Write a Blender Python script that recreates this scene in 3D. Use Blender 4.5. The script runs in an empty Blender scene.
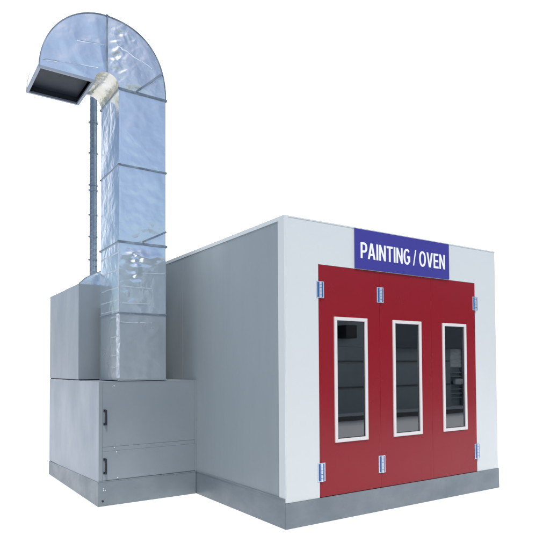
import bpy, bmesh, math, random
from mathutils import Vector, Matrix, noise
random.seed(4)
S = bpy.context.scene
C = S.collection

# ------------------------------------------------------------------ materials
def mat(name, base, rough=.5, metal=0., bump=None, var=None, coat=0., spec=.5, brush=None, wave=None):
    """Principled material; var=(scale, amount, contrast colour) mottles the base, bump=(scale, strength, distance)"""
    m = bpy.data.materials.new(name); m.use_nodes = True
    n = m.node_tree; b = n.nodes['Principled BSDF']; L = n.links.new
    b.inputs['Base Color'].default_value = (*base, 1)
    b.inputs['Roughness'].default_value = rough
    b.inputs['Metallic'].default_value = metal
    b.inputs['Specular IOR Level'].default_value = spec
    b.inputs['Coat Weight'].default_value = coat
    b.inputs['Coat Roughness'].default_value = .08
    tc = n.nodes.new('ShaderNodeTexCoord')
    if var:
        sc, amt, col = var
        mp = n.nodes.new('ShaderNodeMapping'); L(tc.outputs['Object'], mp.inputs[0])
        if brush: mp.inputs['Scale'].default_value = brush
        t = n.nodes.new('ShaderNodeTexNoise'); t.inputs['Scale'].default_value = sc
        t.inputs['Detail'].default_value = 5; t.inputs['Roughness'].default_value = .6
        L(mp.outputs[0], t.inputs['Vector'])
        r = n.nodes.new('ShaderNodeMapRange'); r.inputs[1].default_value = .35; r.inputs[2].default_value = .65
        r.inputs[3].default_value = 0; r.inputs[4].default_value = amt
        L(t.outputs[0], r.inputs[0])
        mx = n.nodes.new('ShaderNodeMix'); mx.data_type = 'RGBA'
        mx.inputs[6].default_value = (*base, 1); mx.inputs[7].default_value = (*col, 1)
        L(r.outputs[0], mx.inputs[0]); L(mx.outputs[2], b.inputs['Base Color'])
        r2 = n.nodes.new('ShaderNodeMapRange'); r2.inputs[1].default_value = .3; r2.inputs[2].default_value = .7
        r2.inputs[3].default_value = rough * .85; r2.inputs[4].default_value = rough * 1.2
        L(t.outputs[0], r2.inputs[0]); L(r2.outputs[0], b.inputs['Roughness'])
    if bump:
        last = None
        for sc, st, di, ty in bump:
            if ty in 'vf':
                t = n.nodes.new('ShaderNodeTexVoronoi'); t.feature = 'DISTANCE_TO_EDGE'
                # warp the cells so that the creases look crumpled
                w = n.nodes.new('ShaderNodeTexNoise'); w.inputs['Scale'].default_value = sc * .8
                L(tc.outputs['Object'], w.inputs['Vector'])
                a = n.nodes.new('ShaderNodeMix'); a.data_type = 'VECTOR'; a.inputs[0].default_value = .35
                L(tc.outputs['Object'], a.inputs[4]); L(w.outputs['Color'], a.inputs[5]); L(a.outputs[1], t.inputs['Vector'])
            else:
                t = n.nodes.new('ShaderNodeTexNoise'); t.inputs['Detail'].default_value = 4
                L(tc.outputs['Object'], t.inputs['Vector'])
            if ty == 'f': t.feature = 'F1'
            t.inputs['Scale'].default_value = sc
            bp = n.nodes.new('ShaderNodeBump'); bp.inputs['Strength'].default_value = st; bp.inputs['Distance'].default_value = di
            L(t.outputs[0], bp.inputs['Height'])
            if last: L(last.outputs[0], bp.inputs['Normal'])
            last = bp
        L(last.outputs[0], b.inputs['Normal'])
    return m

M = {}
M['white']  = mat('white_panel_paint', (.595, .632, .632), .34, bump=[(1.3, .12, .02, 'n')], var=(1.2, .5, (.57, .61, .613)))
M['side']   = mat('grey_wall_panel', (.25, .29, .31), .40, bump=[(1.1, .25, .02, 'n')], var=(.9, .7, (.225, .265, .285)), brush=(1, 2.5, .5))
M['galv']   = mat('galvanised_sheet', (.315, .355, .40), .36, metal=.2, bump=[(2.0, .25, .02, 'n')], var=(1.6, .8, (.265, .31, .36)), brush=(1, 1, .6))
M['galvd']  = mat('galvanised_sheet_weathered_shaded', (.235, .272, .30), .33, metal=.3, bump=[(1.7, .3, .02, 'n')], var=(1.4, .8, (.20, .24, .27)))  # mottled wear; darker than galv, shade of the front faces put into the colour
M['skirt']  = mat('galvanised_skirt_steel', (.205, .24, .265), .36, metal=.3, bump=[(2.5, .3, .02, 'n'), (40, .05, .002, 'n')], var=(2.2, .9, (.155, .19, .215)), brush=(1, 1, 1.6))
M['foil']   = mat('wrinkled_aluminium_foil', (.83, .895, .95), .15, metal=.93, bump=[(1.3, .3, .05, 'n'), (3.2, .20, .03, 'f'), (5.5, .38, .009, 'v'), (26, .12, .004, 'n')], var=(2.5, .5, (.76, .84, .93)))
M['foil3']  = mat('dull_aluminium_foil', (.80, .84, .88), .22, metal=.88, bump=[(1.8, .4, .05, 'n'), (4.0, .45, .03, 'f'), (6.5, .5, .012, 'v'), (26, .12, .004, 'n')], var=(2.5, .5, (.66, .72, .80)))
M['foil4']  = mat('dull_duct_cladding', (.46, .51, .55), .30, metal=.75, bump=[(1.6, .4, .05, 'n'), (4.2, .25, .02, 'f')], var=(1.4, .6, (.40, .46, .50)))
M['tape']   = mat('foil_joint_tape', (.50, .55, .60), .4, metal=.4)
M['foil2']  = mat('crumpled_aluminium_tape', (.72, .77, .83), .42, metal=.7, bump=[(9, .5, .02, 'n'), (22, .3, .006, 'v')])
M['duct_shade']  = mat('painted_duct_shade', (.012, .017, .026), .5, var=(3, .6, (.02, .028, .04)))  # near-black paints the unlit inside of the duct
M['amber']  = mat('yellowish_reflection_foil', (.60, .585, .47), .26, metal=.8, bump=[(3, .6, .05, 'n'), (5, .5, .04, 'f')], var=(2.5, .9, (.80, .81, .80)))  # brownish reflection put into the foil's base colour
M['flange'] = mat('dark_flange_steel', (.15, .19, .235), .38, metal=.7, var=(7, .9, (.34, .40, .46)))
M['rimsteel'] = mat('outlet_rim_steel', (.30, .34, .40), .4, metal=.5, var=(8, .8, (.28, .33, .40)))
M['flue']   = mat('spiral_flue_steel', (.27, .33, .39), .35, metal=.7, bump=[(9, .3, .01, 'n')], var=(7, .8, (.20, .25, .31)))
M['red']    = mat('red_door_paint', (.24, .0065, .014), .24, var=(1.5, .6, (.222, .006, .0125)), coat=.0, spec=.38)
M['frame']  = mat('white_window_frame', (.66, .64, .63), .4, var=(6, .4, (.60, .58, .57)))
M['hinge']  = mat('bright_hinge_steel', (.60, .66, .74), .25, metal=.5)
M['hblue']  = mat('painted_sky_reflection', (.02, .10, .32), .3)  # blue sky reflected in chrome, put into a flat colour
M['black']  = mat('black_plastic', (.012, .014, .02), .4)
M['sign']   = mat('blue_sign_board', (.042, .038, .265), .38, var=(2, .5, (.037, .034, .245)))
M['letter'] = mat('white_vinyl_lettering', (.82, .83, .87), .4)
M['gap']    = mat('dark_seal_and_shadow_gap', (.03, .035, .045), .6)  # rubber seals, and the painted shadow gap under the upper box
M['inner']  = mat('booth_interior_panel', (.42, .46, .48), .6)
M['grate']  = mat('booth_floor_grating', (.33, .34, .34), .6, bump=[(30, .3, .01, 'n')])
M['ground'] = mat('white_floor', (.93, .93, .93), .9, spec=.1)
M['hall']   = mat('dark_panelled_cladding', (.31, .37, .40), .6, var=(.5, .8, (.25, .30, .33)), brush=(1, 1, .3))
M['hallk']  = mat('dark_cladding_upper', (.10, .125, .15), .6, var=(.5, .8, (.08, .10, .12)))  # darker cladding for the canopy
M['pale']   = mat('pale_stand_in', (.78, .82, .84), .5, var=(3, .9, (.45, .5, .52)), brush=(1, 1, 3))  # for the panel and box added in place of the mirrored gap and car
M['kerb']   = mat('dark_kerb_stone', (.10, .10, .10), .8, var=(3, .8, (.16, .16, .16)))

# window glass: clear where seen square on, mirror-like towards grazing
g = bpy.data.materials.new('tinted_window_glass'); g.use_nodes = True
n = g.node_tree; n.nodes.clear()
o = n.nodes.new('ShaderNodeOutputMaterial'); mx = n.nodes.new('ShaderNodeMixShader')
fr = n.nodes.new('ShaderNodeFresnel'); fr.inputs['IOR'].default_value = 2.3
tr = n.nodes.new('ShaderNodeBsdfTransparent'); tr.inputs[0].default_value = (.35, .42, .45, 1)
gl = n.nodes.new('ShaderNodeBsdfGlossy'); gl.inputs['Roughness'].default_value = .015; gl.inputs[0].default_value = (.92, .97, 1, 1)
nb = n.nodes.new('ShaderNodeTexNoise'); nb.inputs['Scale'].default_value = 1.4
tcn = n.nodes.new('ShaderNodeTexCoord'); n.links.new(tcn.outputs['Object'], nb.inputs['Vector'])
bp = n.nodes.new('ShaderNodeBump'); bp.inputs['Strength'].default_value = .03; bp.inputs['Distance'].default_value = .02
n.links.new(nb.outputs[0], bp.inputs['Height']); n.links.new(bp.outputs[0], gl.inputs['Normal'])
n.links.new(fr.outputs[0], mx.inputs[0]); n.links.new(tr.outputs[0], mx.inputs[1]); n.links.new(gl.outputs[0], mx.inputs[2]); n.links.new(mx.outputs[0], o.inputs[0])
M['glass'] = g

# ------------------------------------------------------------------ helpers
def box(bm, a, b, bev=0.):
    x0, y0, z0 = a; x1, y1, z1 = b
    v = [bm.verts.new(p) for p in ((x0,y0,z0),(x1,y0,z0),(x1,y1,z0),(x0,y1,z0),(x0,y0,z1),(x1,y0,z1),(x1,y1,z1),(x0,y1,z1))]
    f = [bm.faces.new([v[i] for i in q]) for q in ((0,3,2,1),(4,5,6,7),(0,1,5,4),(1,2,6,5),(2,3,7,6),(3,0,4,7))]
    if bev:
        es = set(e for q in f for e in q.edges)
        bmesh.ops.bevel(bm, geom=list(es), offset=bev, segments=2, affect='EDGES', profile=.6)
    return v

def prism(bm, pts, axis, a, b):
    """extrude a polygon along an axis ('x': pts are (y,z); 'y': pts are (x,z))"""
    def P(p, t): return (t, p[0], p[1]) if axis == 'x' else (p[0], t, p[1])
    A = [bm.verts.new(P(p, a)) for p in pts]; B = [bm.verts.new(P(p, b)) for p in pts]
    bm.faces.new(A); bm.faces.new(B[::-1])
    for i in range(len(pts)):
        j = (i + 1) % len(pts); bm.faces.new((A[j], A[i], B[i], B[j]))

def cyl(bm, p, q, r, seg=16, r2=None):
    p, q = Vector(p), Vector(q); d = q - p
    m = Matrix.Translation((p + q) / 2) @ d.to_track_quat('Z', 'Y').to_matrix().to_4x4()
    bmesh.ops.create_cone(bm, cap_ends=True, segments=seg, radius1=r, radius2=r if r2 is None else r2, depth=d.length, matrix=m)

def bar(bm, p, q, w, y0, y1):
    """flat bar in the x/z plane from p to q, width w, thickness y0..y1"""
    p, q = Vector(p), Vector(q); d = (q - p).normalized(); nn = Vector((-d.y, d.x)) * w / 2
    prism(bm, [tuple(p + nn), tuple(p - nn), tuple(q - nn), tuple(q + nn)], 'y', y0, y1)

def obj(name, bm, m, parent=None, smooth=False, origin=None):
    bmesh.ops.recalc_face_normals(bm, faces=bm.faces)
    me = bpy.data.meshes.new(name); bm.to_mesh(me); bm.free()
    me.materials.append(M[m] if isinstance(m, str) else m)
    if smooth:
        for p in me.polygons: p.use_smooth = True
    ob = bpy.data.objects.new(name, me); C.objects.link(ob)
    if parent is not None:
        ob.parent = parent
        base = Vector((0, 0, 0)); q = parent
        while q is not None: base += q.location; q = q.parent
        ob.location = (0, 0, 0)
        me.transform(Matrix.Translation(-base))
    return ob

def thing(name, label, cat, loc):
    e = bpy.data.objects.new(name, None); C.objects.link(e); e.location = loc
    e['label'] = label; e['category'] = cat; e.empty_display_size = .2
    return e

# ------------------------------------------------------------------ measured sizes (m)
H = 3.1; ZB = .2535; W = 3.387; DEP = 7.0
D1, D2, D3, D4 = 1.9805, 4.4687, 2.857, 2.6837
XA = -1.2402; ZC = 1.435; ZBOX = 2.679
DX0, DX1 = -1.0099, -.4166
DL, DR, DT = .4223, 2.9613, 2.6508

# ------------------------------------------------------------------ booth
booth = thing('spray_booth', 'large grey-sided paint booth with white front and three red glazed door leaves', 'paint booth', (W / 2, 0, 0))
T = .06
bm = bmesh.new()     # left wall: sheets with fine vertical joints
ys = [.112] + [.112 + 1.148 * k for k in range(1, 6)] + [DEP]
for a, b in zip(ys, ys[1:]):
    box(bm, (0, a + .0012, .28), (T, b - .0012, H - .045), .0015)
box(bm, (.012, .115, .28), (T - .012, DEP - .02, H - .05))
w = obj('side_wall', bm, 'side', booth); w['label'] = 'smooth grey left side wall'
bm = bmesh.new(); box(bm, (W - T, .112, ZB), (W, DEP, H - .045), .002); obj('side_wall', bm, 'side', booth)
bm = bmesh.new(); box(bm, (T, DEP - T, ZB), (W - T, DEP, H - .045)); obj('back_wall', bm, 'inner', booth)
bm = bmesh.new(); box(bm, (.002, .02, H - .044), (W - .002, DEP - .002, H - .004)); obj('roof', bm, 'side', booth)
# white front with the door opening
bm = bmesh.new()
prism(bm, [(.004, ZB), (DL, ZB), (DL, DT), (DR, DT), (DR, ZB), (W, ZB), (W, H), (.004, H)], 'y', 0, .05)
obj('front_wall', bm, 'white', booth)
bm = bmesh.new(); box(bm, (-.006, -.004, ZB + .002), (.0035, .109, H + .003), .002)
box(bm, (.0035, -.004, ZB + .002), (.045, -.0005, H + .003))
obj('corner_trim', bm, 'white', booth)
bm = bmesh.new(); box(bm, (-.006, .111, H - .04), (T, DEP, H + .003), .002); obj('top_trim', bm, 'white', booth)
bm = bmesh.new(); box(bm, (.046, -.004, H - .012), (W + .003, .06, H + .003), .0015); obj('top_trim', bm, 'white', booth)
# interior
bm = bmesh.new(); box(bm, (T + .002, .06, .2), (W - T - .002, DEP - T - .002, ZB - .004)); obj('interior_floor', bm, 'grate', booth)
# skirt: folded steel strips round the foot
bm = bmesh.new(); box(bm, (-.009, -.009, 0), (W + .009, .0, ZB - .001), .002); box(bm, (-.0, .001, 0), (W - .002, .05, ZB - .004))
obj('skirt', bm, 'skirt', booth)
bm = bmesh.new()
prism(bm, [(.001, 0), (D1 - .001, 0), (D1 - .001, .272), (.001, .285)], 'x', -.009, -.001)
prism(bm, [(.001, .2855), (D1 - .001, .2725), (D1 - .001, .284), (.001, .297)], 'x', -.013, .006)
prism(bm, [(D1, 0), (DEP, 0), (DEP, .27), (D1, .27)], 'x', -.001, .05)
obj('skirt', bm, 'skirt', booth)
bm = bmesh.new(); box(bm, (W + .001, .001, 0), (W + .009, DEP, ZB)); obj('skirt', bm, 'skirt', booth)
bm = bmesh.new(); box(bm, (0, DEP + .001, 0), (W, DEP + .009, ZB)); obj('skirt', bm, 'skirt', booth)

# doors
seams = [DL, 1.287, 2.136, DR]
wins = [(.6252, 1.0913), (1.4823, 1.9485), (2.3243, 2.7677)]
WT, WB = 2.1159, .7987
hz = [(.511, .19), (2.388, .172)]
labels = ['left red door leaf hinged to the white jamb', 'middle red door leaf', 'right red door leaf']
for k in range(3):
    a, b = seams[k] + (.003 if k == 0 else .0009), seams[k + 1] - (.003 if k == 2 else .0009)
    bm = bmesh.new(); z0, z1 = ZB + .004, DT - .003
    xa, xb = wins[k][0] + .03, wins[k][1] - .03; za, zb = WB + .03, WT - .03
    prism(bm, [(a, z0), (b, z0), (b, za), (xa, za), (xa, zb), (xb, zb), (xb, za + .0001), (b, za + .0001), (b, z1), (a, z1)], 'y', .001, .045)
    leaf = obj('door_leaf', bm, 'red', booth); leaf['label'] = labels[k]
    # white frame ring, with a rubber seal inside it
    x0, x1 = wins[k]
    bm = bmesh.new(); fw = .036
    box(bm, (x0, -.014, WB), (x0 + fw, .046, WT), .003); box(bm, (x1 - fw, -.014, WB), (x1, .046, WT), .003)
    box(bm, (x0 + fw, -.0135, WB), (x1 - fw, .046, WB + fw), .003); box(bm, (x0 + fw, -.0135, WT - fw), (x1 - fw, .046, WT), .003)
    fo = obj('window_frame', bm, 'frame', leaf)
    bm = bmesh.new(); s = .008; i0, i1, j0, j1 = x0 + fw, x1 - fw, WB + fw, WT - fw
    box(bm, (i0, .001, j0), (i0 + s, .0045, j1)); box(bm, (i1 - s, .001, j0), (i1, .0045, j1))
    box(bm, (i0 + s, .001, j0), (i1 - s, .0045, j0 + s)); box(bm, (i0 + s, .001, j1 - s), (i1 - s, .0045, j1))
    obj('window_seal', bm, 'gap', leaf)
    bm = bmesh.new(); box(bm, (i0 + .001, .005, j0 + .001), (i1 - .001, .011, j1 - .001)); obj('window_pane', bm, 'glass', leaf)
    # hinges: on both outer sides and on the first seam
    hx = {0: [.443], 1: [1.296], 2: [2.962]}[k]
    for x in hx:
        for zc, hh in hz:
            h2 = hh / 2
            bm = bmesh.new()
            box(bm, (x - .05, -.005, zc - h2), (x + .05, .0005, zc + h2), .0015)
            for i in range(5):
                cyl(bm, (x, -.013, zc - h2 + hh * i / 5 + .002), (x, -.013, zc - h2 + hh * (i + 1) / 5 - .002), .0125, 14)
            for sx in (-.033, .033):
                for sz in (-.6, .6): cyl(bm, (x + sx * 1.25, -.0005, zc + sz * h2), (x + sx * 1.25, -.0075, zc + sz * h2), .005, 8)
            hg = obj('hinge', bm, 'hinge', leaf)
            bm = bmesh.new()      # blue stripes painting the sky's reflection on the chrome plates
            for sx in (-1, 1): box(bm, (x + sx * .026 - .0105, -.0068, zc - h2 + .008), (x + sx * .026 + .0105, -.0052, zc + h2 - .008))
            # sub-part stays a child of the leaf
            obj('hinge_sky_stripe', bm, 'hblue', leaf)
# dark rebate behind the door gaps
bm = bmesh.new()
for x in seams[1:3]: box(bm, (x - .006, .02, ZB + .006), (x + .006, .03, DT - .006))
obj('door_seal', bm, 'gap', booth)

# ------------------------------------------------------------------ sign
SA, SB, SZ0, SZ1 = .9188, 2.4539, 2.654, 3.088
sign = thing('name_sign', 'purple-blue sign board reading PAINTING / OVEN in white above the red doors', 'sign', ((SA + SB) / 2, -.004, SZ0))
bm = bmesh.new(); box(bm, (SA, -.016, SZ0), (SB, -.0045, SZ1), .001); obj('board', bm, 'sign', sign)
# lettering: each glyph drawn as outlines on a 0..w by 0..1 cell, heavy condensed sans
lb = bmesh.new(); CAP = .176; GY = (2.770, -.0195, -.0162)
tx = SA + .078
def poly(pts):
    vs = [lb.verts.new((tx + x * CAP, GY[1], GY[0] + z * CAP)) for x, z in pts]
    wv = [lb.verts.new((tx + x * CAP, GY[2], GY[0] + z * CAP)) for x, z in pts]
    lb.faces.new(vs); lb.faces.new(wv[::-1])
    for i in range(len(pts)):
        j = (i + 1) % len(pts); lb.faces.new((vs[i], vs[j], wv[j], wv[i]))
def band(cx_, cz_, ro, rzo, ri, rzi, a0, a1, n_=26, e=2.2):
    def pt(rx, rz, a):
        c, s_ = math.cos(a), math.sin(a)
        return (cx_ + rx * math.copysign(abs(c) ** (2 / e), c), cz_ + rz * math.copysign(abs(s_) ** (2 / e), s_))
    al = [a0 + (a1 - a0) * i / n_ for i in range(n_ + 1)]
    poly([pt(ro, rzo, a) for a in al] + [pt(ri, rzi, a) for a in al[::-1]])
ST = .14; HT = .135
def gP():
    poly([(0, 0), (ST, 0), (ST, .36), (.26, .36), (.26, .36 + HT), (ST, .36 + HT), (ST, 1 - HT), (.26, 1 - HT), (.26, 1), (0, 1)])
    band(.2601, .68, .25, .32, .25 - ST, .32 - HT, -math.pi / 2, math.pi / 2); return .51
def gA():
    w = .60; c = w / 2
    poly([(0, 0), (.142, 0), (.195, .22), (c, .22), (c, .35), (.225, .35), (c, .74), (c, 1), (c - .085, 1)])
    poly([(w, 0), (w - .142, 0), (w - .195, .22), (c + .0001, .22), (c + .0001, .35), (w - .225, .35), (c + .0001, .74), (c + .0001, 1), (c + .085, 1)]); return w
def gI(): poly([(0, 0), (ST, 0), (ST, 1), (0, 1)]); return ST
def gN():
    w = .53; q = .135; poly([(0, 0), (q, 0), (q, .66), (w - q, 0), (w, 0), (w, 1), (w - q, 1), (w - q, .34), (q, 1), (0, 1)]); return w
def gT():
    w = .50; c = w / 2; poly([(c - ST / 2, 0), (c + ST / 2, 0), (c + ST / 2, 1 - HT), (w, 1 - HT), (w, 1), (0, 1), (0, 1 - HT), (c - ST / 2, 1 - HT)]); return w
def gG():
    band(.29, .5, .29, .52, .29 - ST, .52 - HT, math.radians(42), math.radians(308), 44)
    poly([(.31, .54), (.31, .39), (.405, .39), (.405, .215), (.4701, .095), (.57, .20), (.57, .54)]); return .57
def gO():
    band(.30, .5, .30, .52, .30 - ST, .52 - HT, -math.pi / 2, math.pi / 2); band(.2999, .5, .30, .52, .30 - ST, .52 - HT, math.pi / 2, math.pi * 1.5); return .60
def gV():
    w = .56; c = w / 2; poly([(c - .085, 0), (c + .085, 0), (w, 1), (w - .145, 1), (c, .24), (.145, 1), (0, 1)]); return w
def gE():
    w = .46; poly([(0, 0), (w, 0), (w, HT), (ST, HT), (ST, .43), (w - .03, .43), (w - .03, .43 + HT), (ST, .43 + HT), (ST, 1 - HT), (w - .01, 1 - HT), (w - .01, 1), (0, 1)]); return w
def gS(): poly([(0, -.02), (.085, -.02), (.29, 1.02), (.205, 1.02)]); return .30
for ch in 'PAINTING / OVEN':
    if ch == ' ': tx += .17 * CAP; continue
    adv = {'P': gP, 'A': gA, 'I': gI, 'N': gN, 'T': gT, 'G': gG, '/': gS, 'O': gO, 'V': gV, 'E': gE}[ch]()
    tx += (adv + (.045 if ch == 'P' else .085)) * CAP
TXEND = tx - .085 * CAP
k_ = (SB - .082 - (SA + .078)) / (TXEND - (SA + .078))
for v in lb.verts: v.co.x = SA + .078 + (v.co.x - SA - .078) * k_
print('text width factor', k_)
obj('lettering', lb, 'letter', sign)

# ------------------------------------------------------------------ fan cabinet
cab = thing('fan_cabinet', 'grey sheet-metal cabinet with two black handles, left of the booth under the duct', 'machine cabinet', ((XA - .01) / 2, (D1 + D2) / 2, 0))
XE = -.0115
bm = bmesh.new()
box(bm, (XA + .004, D1 + .004, .1), (XE, D2, ZC - .002), .002)
c = obj('cabinet_body', bm, 'galv', cab)
bm = bmesh.new(); box(bm, (XA, D1 + .003, .215), (XA + .0035, D2 - .002, ZC), .001); obj('left_panel', bm, 'galv', cab)
# front: upper and lower sheets with a ledge between, folded edge strip at the left
bm = bmesh.new(); box(bm, (XA + .0432, D1 - .003, .6785), (XE - .003, D1 + .0035, ZC - .0168), .0015)
u = obj('access_panel', bm, 'galvd', cab)
bm = bmesh.new(); box(bm, (XA + .0432, D1 - .003, .292), (XE - .003, D1 + .0035, .6265), .0015); obj('access_panel', bm, 'galvd', cab)
bm = bmesh.new(); box(bm, (XA + .045, D1 - .0005, .628), (XE - .003, D1 + .0035, .677)); obj('panel_ledge', bm, 'galvd', cab)
bm = bmesh.new(); box(bm, (XA, D1 - .0035, .282), (XA + .042, D1 + .0025, ZC - .002), .001)
box(bm, (XA + .0425, D1 - .0035, ZC - .016), (XE - .003, D1 + .003, ZC - .002), .001); obj('edge_trim', bm, 'galvd', cab)
for z in (1.02, .458):
    bm = bmesh.new(); x = XA + .066
    box(bm, (x - .014, D1 - .012, z - .092), (x + .014, D1 - .0032, z - .066), .003)
    box(bm, (x - .014, D1 - .012, z + .066), (x + .014, D1 - .0032, z + .092), .003)
    box(bm, (x - .002, D1 - .040, z - .090), (x + .016, D1 - .0125, z - .070), .004)
    box(bm, (x - .002, D1 - .040, z + .070), (x + .016, D1 - .0125, z + .090), .004)
    box(bm, (x - .004, D1 - .048, z - .090), (x + .018, D1 - .034, z + .090), .005)
    obj('handle', bm, 'black', cab)
for x, z in ((-1.061, 1.381), (-1.059, .664), (-1.017, .31), (-1.03, .61), (-1.183, .18), (-1.165, .18), (-1.183, .2)):
    bm = bmesh.new(); y = D1 - .003 if z > .29 else D1 - .0065
    cyl(bm, (x, y, z), (x, y - .006, z), .0095, 10, .005); obj('rivet', bm, 'foil2', cab, smooth=True)
bm = bmesh.new(); cyl(bm, (-1.194, D1 - .0065, .06), (-1.194, D1 - .012, .06), .012, 12); obj('bolt', bm, 'black', cab)
# angle flashing where the cabinet meets the booth wall
bm = bmesh.new(); box(bm, (-.030, D1 - .009, .2855), (-.0005, D1 - .0045, ZC), .001); obj('flashing', bm, 'galvd', cab)
# skirt
bm = bmesh.new()
box(bm, (XA - .006, D1 - .0065, 0), (-.0145, D1 + .001, .2785))
prism(bm, [(XA - .006, .279), (XE - .003, .2735), (XE - .003, .284), (XA - .006, .2895)], 'y', D1 - .010, D1 - .0042)
obj('cabinet_skirt', bm, 'skirt', cab)
bm = bmesh.new(); prism(bm, [(D1 + .0015, 0), (D2, 0), (D2, .197), (D1 + .0015, .279)], 'x', XA - .006, XA - .0005)
box(bm, (XA, D1 + .0015, 0), (XE, D2, .099))
obj('cabinet_skirt', bm, 'skirt', cab)
# upper box
bm = bmesh.new(); box(bm, (XA + .012, D3 + .01, ZC - .001), (-.63, D2 - .01, ZC + .013)); obj('box_shadow_gap', bm, 'gap', cab)  # dark strip painting the shadow gap under the box
bm = bmesh.new(); box(bm, (XA + .003, D3, ZC + .013), (-.62, D2, ZBOX), .004); obj('upper_box', bm, 'galvd', cab)
bm = bmesh.new(); box(bm, (XA, D3 + .004, ZC + .016), (XA + .0025, D2 - .002, ZBOX - .002)); obj('upper_box_side', bm, 'galv', cab)  # lighter sheet, brighter light on the left side put into its colour

# ------------------------------------------------------------------ duct
duct = thing('exhaust_duct', 'tall square silver foil-clad exhaust duct with a gooseneck top turned down to the left', 'duct', ((DX0 + DX1) / 2, (D1 + D4) / 2, ZC))
def dent(p, amp, sc, seed):
    return noise.noise(Vector((p[0] * sc + seed, p[1] * sc, p[2] * sc))) * amp
def extra(p, nrm, e):
    # loose foil sagging under the second joint and creased along the front left corner
    if nrm[1] != -1 or not 2.25 < p.z < 3.08: return 0
    near = math.exp(-((p.x + .76) / .22) ** 2 - ((p.z - 2.95) / .085) ** 2) + .8 * math.exp(-((p.x + .80) / .045) ** 2 - ((p.z - 2.78) / .15) ** 2)
    n1 = noise.noise(Vector((p.x * 6, 3.3, p.z * 16))); n2 = noise.noise(Vector((p.x * 14, 7.7, p.z * 30)))
    return min(1, near) * e * (.030 * (.35 + n1) + .010 * n2)
def section(z0, z1, name, m, seed, amp=.008):
    bm = bmesh.new(); nx, nz = 44, max(6, int((z1 - z0) / .018))
    def face(A, B, nrm, s):
        k_ = .4 if nrm[0] else 1
        A = Vector(A); B = Vector(B); g = []
        for j in range(nz + 1):
            row = []
            for i in range(nx + 1):
                u, v = i / nx, j / nz; p = A.lerp(B, u); p = Vector((p.x, p.y, z0 + (z1 - z0) * v))
                e = min(1, min(u, 1 - u) * 6) * min(1, min(v, 1 - v) * 8)
                pillow = .010 * (1 - (2 * u - 1) ** 2) * (1 - (2 * v - 1) ** 4)
                p += Vector(nrm) * (k_ * e * dent(p, amp, 2.6, s) + pillow * .6 + k_ * e * dent(p, amp * .3, 11, s + 7) + extra(p, nrm, e))
                row.append(bm.verts.new(p))
            g.append(row)
        for j in range(nz):
            for i in range(nx): bm.faces.new((g[j][i], g[j][i + 1], g[j + 1][i + 1], g[j + 1][i]))
    face((DX0, D1, 0), (DX1, D1, 0), (0, -1, 0), seed)
    face((DX1, D1, 0), (DX1, D4, 0), (1, 0, 0), seed + 3)
    face((DX1, D4, 0), (DX0, D4, 0), (0, 1, 0), seed + 5)
    face((DX0, D4, 0), (DX0, D1, 0), (-1, 0, 0), seed + 9)
    bmesh.ops.remove_doubles(bm, verts=bm.verts, dist=.0004)
    o = obj(name, bm, m, duct, smooth=True)
    for e in o.data.edges: pass
    o.data.set_sharp_from_angle(angle=math.radians(40))
    return o
JZ = [ZC + .012, 2.2445, 3.0899, 4.0118, 4.9326]
section(JZ[0], JZ[1], 'duct_section', 'foil4', 1, .010)['label'] = 'dull grey bottom duct section'
for k in (1, 2, 3): section(JZ[k], JZ[k + 1], 'duct_section', 'foil', 20 * k, .010)
def ring(z, h, out, name='joint_flange', m='flange'):
    bm = bmesh.new(); o = out
    box(bm, (DX0 - o, D1 - o, z - h / 2), (DX1 + o, D1 + .004, z + h / 2), .002)
    box(bm, (DX0 - o, D4 - .004, z - h / 2), (DX1 + o, D4 + o, z + h / 2), .002)
    box(bm, (DX0 - o * .6, D1 + .0045, z - h * .28), (DX0 + .004, D4 - .0045, z + h * .28), .002)
    box(bm, (DX1 - .004, D1 + .0045, z - h / 2), (DX1 + o, D4 - .0045, z + h / 2), .002)
    return obj(name, bm, m, duct)
ring(JZ[1], .016, .012); ring(JZ[2], .027, .016); ring(JZ[3], .019, .013); ring(JZ[4] - .01, .027, .014)
ring(JZ[0] + .001, .018, .010, 'foot_flange', 'galvd')
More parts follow.
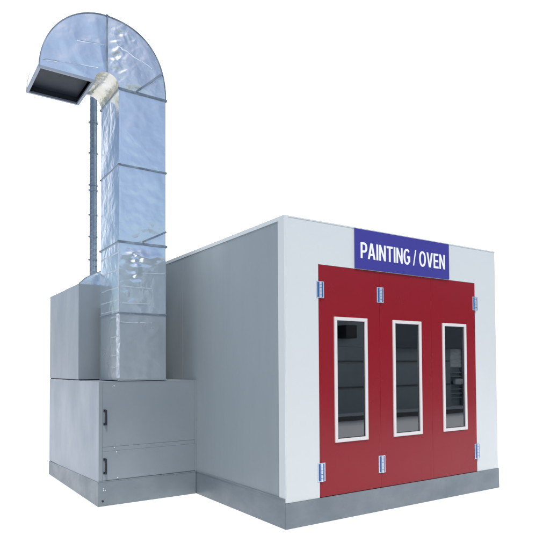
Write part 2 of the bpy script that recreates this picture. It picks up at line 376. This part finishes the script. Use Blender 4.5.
# gooseneck: hollow half turn with flat cheeks
CX, CZ = -1.1552, 4.9326
RI, RO_R, RO_L, RZ = .1453, .7386, .754, .82
def arc(a, outer, inset=0.):
    c, s = math.cos(a), math.sin(a)
    if not outer:
        return CX + (RI + inset) * c, CZ + (RI + inset) * s
    ex, rx = (2.28, RO_R) if c >= 0 else (1.96, RO_L)
    return CX + (rx - inset) * math.copysign(abs(c) ** (2 / ex), c), CZ + (RZ - inset) * abs(s) ** (2 / ex)
NA, NR, NY = 120, 44, 16
A = [math.pi * i / NA for i in range(NA + 1)]
def sheet(fn, nu, nv):
    bm = bmesh.new(); g = [[bm.verts.new(fn(i, j)) for i in range(nu + 1)] for j in range(nv + 1)]
    for j in range(nv):
        for i in range(nu): bm.faces.new((g[j][i], g[j][i + 1], g[j + 1][i + 1], g[j + 1][i]))
    return bm
def cheek(y, sgn, seed, i0=0, i1=NA):
    def fn(i, j):
        a = A[i0 + i]; v = j / NR; x0, z0 = arc(a, 0); x1, z1 = arc(a, 1)
        x, z = x0 + (x1 - x0) * v, z0 + (z1 - z0) * v
        e = min(1, min(v, 1 - v) * 6) * min(1, min(i, (i1 - i0) - i) / 8)
        d = e * (dent((x, y, z), .014, 3.1, seed) + dent((x, y, z), .004, 9, seed) + .008)
        near = math.exp(-((x + 1.06) / .13) ** 2 - ((z - 5.32) / .30) ** 2) + .8 * math.exp(-((x + .92) / .16) ** 2 - ((z - 5.58) / .09) ** 2)
        q_ = x * .8 + z * .6; w_ = z * .8 - x * .6; ridge = abs(noise.noise(Vector((q_ * 4.5, seed, w_ * 15)))) + .4 * abs(noise.noise(Vector((q_ * 16 + 4, seed, w_ * 9))))
        d += e * min(1, near) * (.030 * (.25 - ridge)) * (1 if x > CX else .25)
        if x > CX: d += e * .007 * (.3 - abs(noise.noise(Vector(((x + z) * 3, seed + 2, (z - x) * 8)))))
        return (x, y + sgn * d, z)
    return sheet(fn, i1 - i0, NR)
def skin(outer, seed, i0=0, i1=NA):
    def fn(i, j):
        a = A[i0 + i]; v = j / NY; x, z = arc(a, outer); y = D1 + (D4 - D1) * v
        e = min(1, min(v, 1 - v) * 6) * min(1, min(i, (i1 - i0) - i) / 8)
        d = e * dent((x, y, z), .008, 3, seed) * (1 if outer else -1)
        return (x + d * math.cos(a), y, z + d * math.sin(a))
    return sheet(fn, i1 - i0, NY)
def merge(bms):
    out = bms[0]
    for b in bms[1:]:
        me = bpy.data.meshes.new('t'); b.to_mesh(me); b.free(); out.from_mesh(me); bpy.data.meshes.remove(me)
    bmesh.ops.remove_doubles(out, verts=out.verts, dist=.0005)
    return out
HF = NA // 2
for i0, i1, sd, lb, fm in ((0, HF, 51, 'rising half of the gooseneck bend', 'foil3'), (HF, NA, 83, 'falling half of the gooseneck bend', 'foil')):
    o = obj('elbow', merge([cheek(D1, -1, sd, i0, i1), cheek(D4, 1, sd + 5, i0, i1), skin(1, sd + 9, i0, i1)]), fm, duct, smooth=True)
    o.data.set_sharp_from_angle(angle=math.radians(40)); o['label'] = lb
o = obj('inner_bend', skin(0, 70), 'amber', duct, smooth=True); o['label'] = 'yellowish underside of the bend, reflection put into its colour'
# inner skin with the darkness of the unlit duct painted in
t = .012
def lin(i, j):
    a = A[i]; c = [(0, D1 + t), (1, D1 + t), (1, D4 - t), (0, D4 - t), (0, D1 + t)][j]
    x, z = arc(a, c[0], t if c[0] else t); return (x, c[1], z)
obj('duct_inner_shade', sheet(lin, NA, 4), 'duct_shade', duct)
bm = bmesh.new(); x0, x1 = CX - RO_L, CX - RI   # outlet frame
fr_ = .022
for a, b in (((x0 - .008, D1 - .008), (x1 + .008, D1 + fr_)), ((x0 - .008, D4 - fr_), (x1 + .008, D4 + .008)), ((x0 - .008, D1 + fr_), (x0 + fr_, D4 - fr_)), ((x1 - fr_, D1 + fr_), (x1 + .008, D4 - fr_))):
    box(bm, (a[0], a[1], CZ - .012), (b[0], b[1], CZ + .012), .001)
obj('outlet_frame', bm, 'rimsteel', duct)
bm = bmesh.new(); box(bm, (x0 + .02, D1 + .02, CZ + .075), (x1 - .02, D4 - .02, CZ + .085))  # plate added to keep the inside of the outlet dark
obj('outlet_dark_plate', bm, 'duct_shade', duct)
# seams on the elbow: crown, rim, diagonal strips
bm = bmesh.new()
xi, zi = arc(math.pi / 2, 0); xo, zo = arc(math.pi / 2, 1)
bar(bm, (xi, zi), (xo, zo), .015, D1 - .016, D1 - .002)
prism(bm, [(xo - .013, zo - .006), (xo + .013, zo - .006), (xo + .013, zo + .010), (xo - .013, zo + .010)], 'y', D1 - .016, D4 + .01)
obj('crown_seam', bm, 'flange', duct)
def rim(y0, y1, w, name, m='flange', i0=0, i1=NA):
    bm = bmesh.new(); prev = None
    for i in range(i0, i1 + 1):
        x, z = arc(A[i], 1, 0); xi_, zi_ = arc(A[i], 1, w); q = [bm.verts.new(p) for p in ((x, y0, z), (xi_, y0, zi_), (xi_, y1, zi_), (x, y1, z))]
        # push the outer line out 4 mm
        for v_ in (q[0], q[3]):
            d = Vector((x - CX, 0, z - CZ)).normalized(); v_.co += d * .003
        if prev:
            for k_ in range(4): bm.faces.new((prev[k_], prev[(k_ + 1) % 4], q[(k_ + 1) % 4], q[k_]))
        else: bm.faces.new(q)
        prev = q
    bm.faces.new(prev[::-1]); return obj(name, bm, m, duct)
rim(D1 - .009, D1 + .004, .006, 'rim_seam'); rim(D4 - .004, D4 + .008, .006, 'rim_seam')
bm = bmesh.new(); bar(bm, (-.80, 4.935), (-.462, 5.255), .022, D1 - .022, D1 - .006); obj('diagonal_strip', bm, 'flange', duct)  # dark strip laid diagonally on the front face
bm = bmesh.new(); bar(bm, (-.71, 3.118), (DX1, 3.272), .021, D1 - .022, D1 - .006); obj('diagonal_strip', bm, 'flange', duct)
# foil overlap seams and tape strips, slightly crooked
def tape(p, q, w, y0, y1, m='foil2', name='tape_strip', nseg=10, wob=.004):
    bm = bmesh.new(); P = Vector(p); Q = Vector(q); prev = None; nn = (Q - P).normalized(); nn = Vector((-nn.y, nn.x))
    for i in range(nseg + 1):
        u = i / nseg; c = P.lerp(Q, u) + nn * random.uniform(-wob, wob); ww = w * random.uniform(.7, 1.2) / 2
        yy = y0 + random.uniform(-.001, .001)
        ring_ = [bm.verts.new(v) for v in ((c.x + nn.x * ww, yy, c.y + nn.y * ww), (c.x - nn.x * ww, yy, c.y - nn.y * ww), (c.x - nn.x * ww, y1, c.y - nn.y * ww), (c.x + nn.x * ww, y1, c.y + nn.y * ww))]
        if prev:
            for k in range(4): bm.faces.new((prev[k], prev[(k + 1) % 4], ring_[(k + 1) % 4], ring_[k]))
        else: bm.faces.new(ring_)
        prev = ring_
    bm.faces.new(prev[::-1]); return obj(name, bm, m, duct)
ya, yb = D1 - .019, D1 - .004
tape((-1.50, 5.352), (-1.19, 5.392), .007, ya, yb, 'foil', wob=.0015); tape((-1.872, 5.025), (-1.262, 5.10), .007, ya, yb, 'foil', wob=.0015)
tape((-1.05, 5.45), (-.60, 5.28), .005, ya, yb, 'foil', wob=.006)
for p, q in (((-.73, 2.735), (-.43, 2.752)), ((-.97, 2.56), (-.60, 2.555)), ((-.97, 2.362), (-.63, 2.366)), ((-.99, 2.134), (-.60, 2.138))):
    tape(p, q, .009, D1 - .012 + (.004 if p[1] < 2.22 else 0), D1 - .002, 'tape', wob=.0015)
tape((-.985, 4.9), (-.985, 4.03), .006, D1 - .004, D1 - .0005, 'foil'); tape((-.985, 3.9), (-.985, 3.15), .006, D1 - .004, D1 - .0005, 'foil')
# tape wrapped round the left corner and up the left side
def side_tape(y0, y1, z0, z1, h, nm='tape_strip'):
    bm = bmesh.new(); prev = None
    for i in range(9):
        u = i / 8; y = y0 + (y1 - y0) * u; z = z0 + (z1 - z0) * u + random.uniform(-.004, .004); hh = h * random.uniform(.6, 1.2) / 2
        x = DX0 - .010 - random.uniform(0, .003)
        r_ = [bm.verts.new(v) for v in ((x, y, z - hh), (x, y, z + hh), (DX0 - .001, y, z + hh), (DX0 - .001, y, z - hh))]
        if prev:
            for k in range(4): bm.faces.new((prev[k], prev[(k + 1) % 4], r_[(k + 1) % 4], r_[k]))
        else: bm.faces.new(r_)
        prev = r_
    bm.faces.new(prev[::-1]); obj(nm, bm, 'tape', duct)
for z in (2.96, 2.76, 2.55, 2.40, 2.28): side_tape(D1 + .01, D4 - .05, z, z, .008)
for z in (2.20, 1.96, 1.74, 1.60): side_tape(D1 - .006, D1 + .26, z, z, .010)
def crumple(name, z0, z1, wx, wy, amp, seed, m='foil2'):
    """crumpled strip of foil folded over the duct's front left corner"""
    bm = bmesh.new(); nz = 46; prof = [(-wy, 1), (-wy * .5, 1), (0, 1), (0, 0), (wx * .5, 0), (wx, 0)]; prev = None
    for j in range(nz + 1):
        z = z0 + (z1 - z0) * j / nz; row = []
        k = .62 + .22 * noise.noise(Vector((seed, 0, z * 5))) + .2 * noise.noise(Vector((seed, 3, z * 17)))
        for idx, (a_, side) in enumerate(prof):
            nz_ = .003 + amp * abs(noise.noise(Vector((a_ * 30, seed, z * 14))))
            if idx in (2, 3): p = (DX0 - nz_ * .8, D1 - nz_ * .8 - .001 * idx, z)
            elif side: p = (DX0 - (nz_ if idx else .0008), D1 - a_ * k, z)
            else: p = (DX0 + a_ * k, D1 - (nz_ if idx < 5 else .0008), z)
            row.append(bm.verts.new(p))
        if prev:
            for i in range(5): bm.faces.new((prev[i], prev[i + 1], row[i + 1], row[i]))
        prev = row
    return obj(name, bm, m, duct)
crumple('corner_foil', 2.25, 3.07, .010, .05, .004, 3.3)
crumple('corner_foil', 1.47, 2.235, .03, .16, .012, 8.1, 'foil2')
# foil hood linking the box top to the duct
bm = bmesh.new()
pr = [(-1.236, ZBOX + .001), (-1.20, ZBOX + .035), (-1.155, ZBOX + .078), (-1.08, ZBOX + .125), (-.95, ZBOX + .185), (-.75, ZBOX + .23), (-.64, ZBOX + .235), (-.64, ZBOX + .001)]
prism(bm, pr, 'y', D3 + .002, D3 + .75)
bmesh.ops.bevel(bm, geom=[e for e in bm.edges if e.calc_length() > .3], offset=.006, segments=2, affect='EDGES')
box(bm, (DX0 + .05, D4 - .002, ZBOX - .3), (DX1 - .02, D3 + .002, ZBOX + .16))
obj('connecting_hood', bm, 'foil', duct)
bm = bmesh.new()
for a, b in zip(pr[:6], pr[1:7]): bar(bm, (a[0], a[1] + .004), (b[0], b[1] + .004), .012, D3 - .004, D3 + .012)
obj('hood_edge', bm, 'flange', duct)

# ------------------------------------------------------------------ flue pipe behind the duct
px, py = -1.013, 3.0
flue = thing('flue_pipe', 'thin grey banded metal pipe standing behind the silver duct', 'pipe', (px, py, 2.79))
bm = bmesh.new(); z = 2.80
prev = None; seg = 20; k = 0
while z <= 5.34:
    r = .047 + (.0035 if k % 6 == 0 else 0) + noise.noise(Vector((z * 4, 0, 0))) * .002
    row = [bm.verts.new((px + r * math.cos(2 * math.pi * i / seg), py + r * math.sin(2 * math.pi * i / seg), z)) for i in range(seg)]
    if prev:
        for i in range(seg): bm.faces.new((prev[i], prev[(i + 1) % seg], row[(i + 1) % seg], row[i]))
    else: bm.faces.new(row[::-1])
    prev = row; z += .0125; k += 1
bm.faces.new(prev)
obj('pipe', bm, 'flue', flue, smooth=True)
for z in (3.02, 3.33, 3.62, 3.95, 4.02, 4.45, 4.86):
    bm = bmesh.new(); cyl(bm, (px, py, z), (px, py, z + .022), .054, 20)
    box(bm, (px - .066, py - .012, z + .002), (px - .05, py + .012, z + .02)); obj('band', bm, 'flange', flue)
bm = bmesh.new(); cyl(bm, (px, py, 2.79), (px, py, 2.815), .085, 24, .06); obj('collar', bm, 'flue', flue)

# ------------------------------------------------------------------ setting
bm = bmesh.new(); v = [bm.verts.new(p) for p in ((-150, -150, 0), (150, -150, 0), (150, 150, 0), (-150, 150, 0))]; bm.faces.new(v)
gr = obj('ground', bm, 'ground'); gr['kind'] = 'structure'
# the dark clad hall opposite, that the panes and the foil mirror
YW = -10.3
hall = thing('opposite_hall', 'dark clad hall facing the booth, seen only mirrored in the window panes and the foil', 'building', (8, YW, 0))
bm = bmesh.new()
box(bm, (-14, YW - .3, 0), (15.18, YW, 2.28)); box(bm, (16.0, YW - .3, 0), (24, YW, 2.28))
obj('lower_wall', bm, 'hall', hall)
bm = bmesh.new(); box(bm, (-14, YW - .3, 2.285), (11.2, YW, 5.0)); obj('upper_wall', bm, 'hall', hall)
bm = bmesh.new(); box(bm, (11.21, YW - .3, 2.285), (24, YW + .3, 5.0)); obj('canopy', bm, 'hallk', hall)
bm = bmesh.new()
for z in (.86, 1.76): box(bm, (-14, YW + .002, z), (15.1, YW + .05, z + .045))
obj('cladding_rail', bm, 'kerb', hall)
bm = bmesh.new(); box(bm, (9.35, YW + .01, 2.55), (9.85, YW + .45, 3.0), .04); obj('wall_lamp', bm, 'black', hall)
bm = bmesh.new(); box(bm, (15.19, YW - .2, 1.55), (15.99, YW - .1, 2.27)); obj('gap_stand_in', bm, 'pale', hall)  # pale panel added for the bright gap mirrored in the right pane
bm = bmesh.new()
for k in range(7): box(bm, (15.19, YW - .2, .3 + k * .17), (15.99, YW - .1, .3 + k * .17 + .05))
box(bm, (15.19, YW - .3, 0), (15.99, YW - .21, 1.54)); obj('gap_stand_in', bm, 'hall', hall)
bm = bmesh.new(); box(bm, (15.35, YW - .09, .85), (15.9, YW + .1, 1.1), .11); obj('car_stand_in', bm, 'pale', hall)  # pale box added in place of the mirrored white car
kb = bmesh.new(); box(kb, (-14, -8.3, .0), (24, -8.1, .12), .01); k_ = obj('kerb', kb, 'kerb'); k_['kind'] = 'structure'

# ------------------------------------------------------------------ camera (solved from the photograph)
f, cx, cy, pit, yaw, rol = 568.9677, 274.9862, 351.7124, .0274, -.59, -.0058
F = Vector((math.sin(-yaw) * math.cos(pit), math.cos(yaw) * math.cos(pit), math.sin(pit)))
R = Vector((math.cos(yaw), math.sin(yaw), 0)); U = R.cross(F)
R2 = R * math.cos(rol) + U * math.sin(rol); U2 = -R * math.sin(rol) + U * math.cos(rol)
cam = bpy.data.cameras.new('camera'); co = bpy.data.objects.new('camera', cam); C.objects.link(co)
m4 = Matrix((R2, U2, -F)).transposed().to_4x4(); m4.translation = Vector((-3.2042, -4.6073, 1.5885))
co.matrix_world = m4
cam.lens = 36 * f / 550; cam.sensor_width = 36; cam.shift_x = (275 - cx) / 550; cam.shift_y = (cy - 275) / 550
cam.clip_start = .1; cam.clip_end = 1000
S.camera = co

# ------------------------------------------------------------------ light
EL, AZ = math.radians(58), Vector((-.45, -1, 0)).normalized()     # direction towards the sun
sd = Vector((AZ.x * math.cos(EL), AZ.y * math.cos(EL), math.sin(EL)))
sun = bpy.data.lights.new('sun', 'SUN'); sun.energy = 2.8; sun.angle = math.radians(10); sun.color = (1, .97, .93)
so = bpy.data.objects.new('sun', sun); C.objects.link(so); so.rotation_euler = sd.to_track_quat('Z', 'Y').to_euler(); so.location = sd * 30

wd = bpy.data.worlds.new('World'); S.world = wd; wd.use_nodes = True
n = wd.node_tree; L = n.links.new; bg = n.nodes['Background']
sky = n.nodes.new('ShaderNodeTexSky'); sky.sky_type = 'NISHITA'; sky.sun_disc = False
sky.sun_elevation = EL; sky.sun_rotation = math.atan2(sd.x, sd.y); sky.air_density = 1.0; sky.dust_density = 1.8
sk = n.nodes.new('ShaderNodeMix'); sk.data_type = 'RGBA'; sk.blend_type = 'MULTIPLY'; sk.inputs[0].default_value = 1
sk.inputs[7].default_value = (1, 1, 1, 1); L(sky.outputs[0], sk.inputs[6])
# white backdrop added beyond the booth; blue sky elsewhere, limits set for foil reflections
tc = n.nodes.new('ShaderNodeTexCoord'); dt = n.nodes.new('ShaderNodeVectorMath'); dt.operation = 'DOT_PRODUCT'
ax = Vector((.55, .80, .22)).normalized(); dt.inputs[1].default_value = ax; L(tc.outputs['Generated'], dt.inputs[0])
mr = n.nodes.new('ShaderNodeMapRange'); mr.interpolation_type = 'SMOOTHSTEP'; mr.inputs[1].default_value = .60; mr.inputs[2].default_value = .82
L(dt.outputs['Value'], mr.inputs[0])
mx = n.nodes.new('ShaderNodeMix'); mx.data_type = 'RGBA'; mx.inputs[7].default_value = (14.5, 14.6, 14.8, 1)
L(mr.outputs[0], mx.inputs[0]); L(sk.outputs[2], mx.inputs[6]); L(mx.outputs[2], bg.inputs[0]); bg.inputs[1].default_value = .12

S.view_settings.view_transform = 'Standard'; S.view_settings.look = 'None'; S.view_settings.exposure = 0; S.view_settings.gamma = 1
S.render.engine = 'CYCLES'
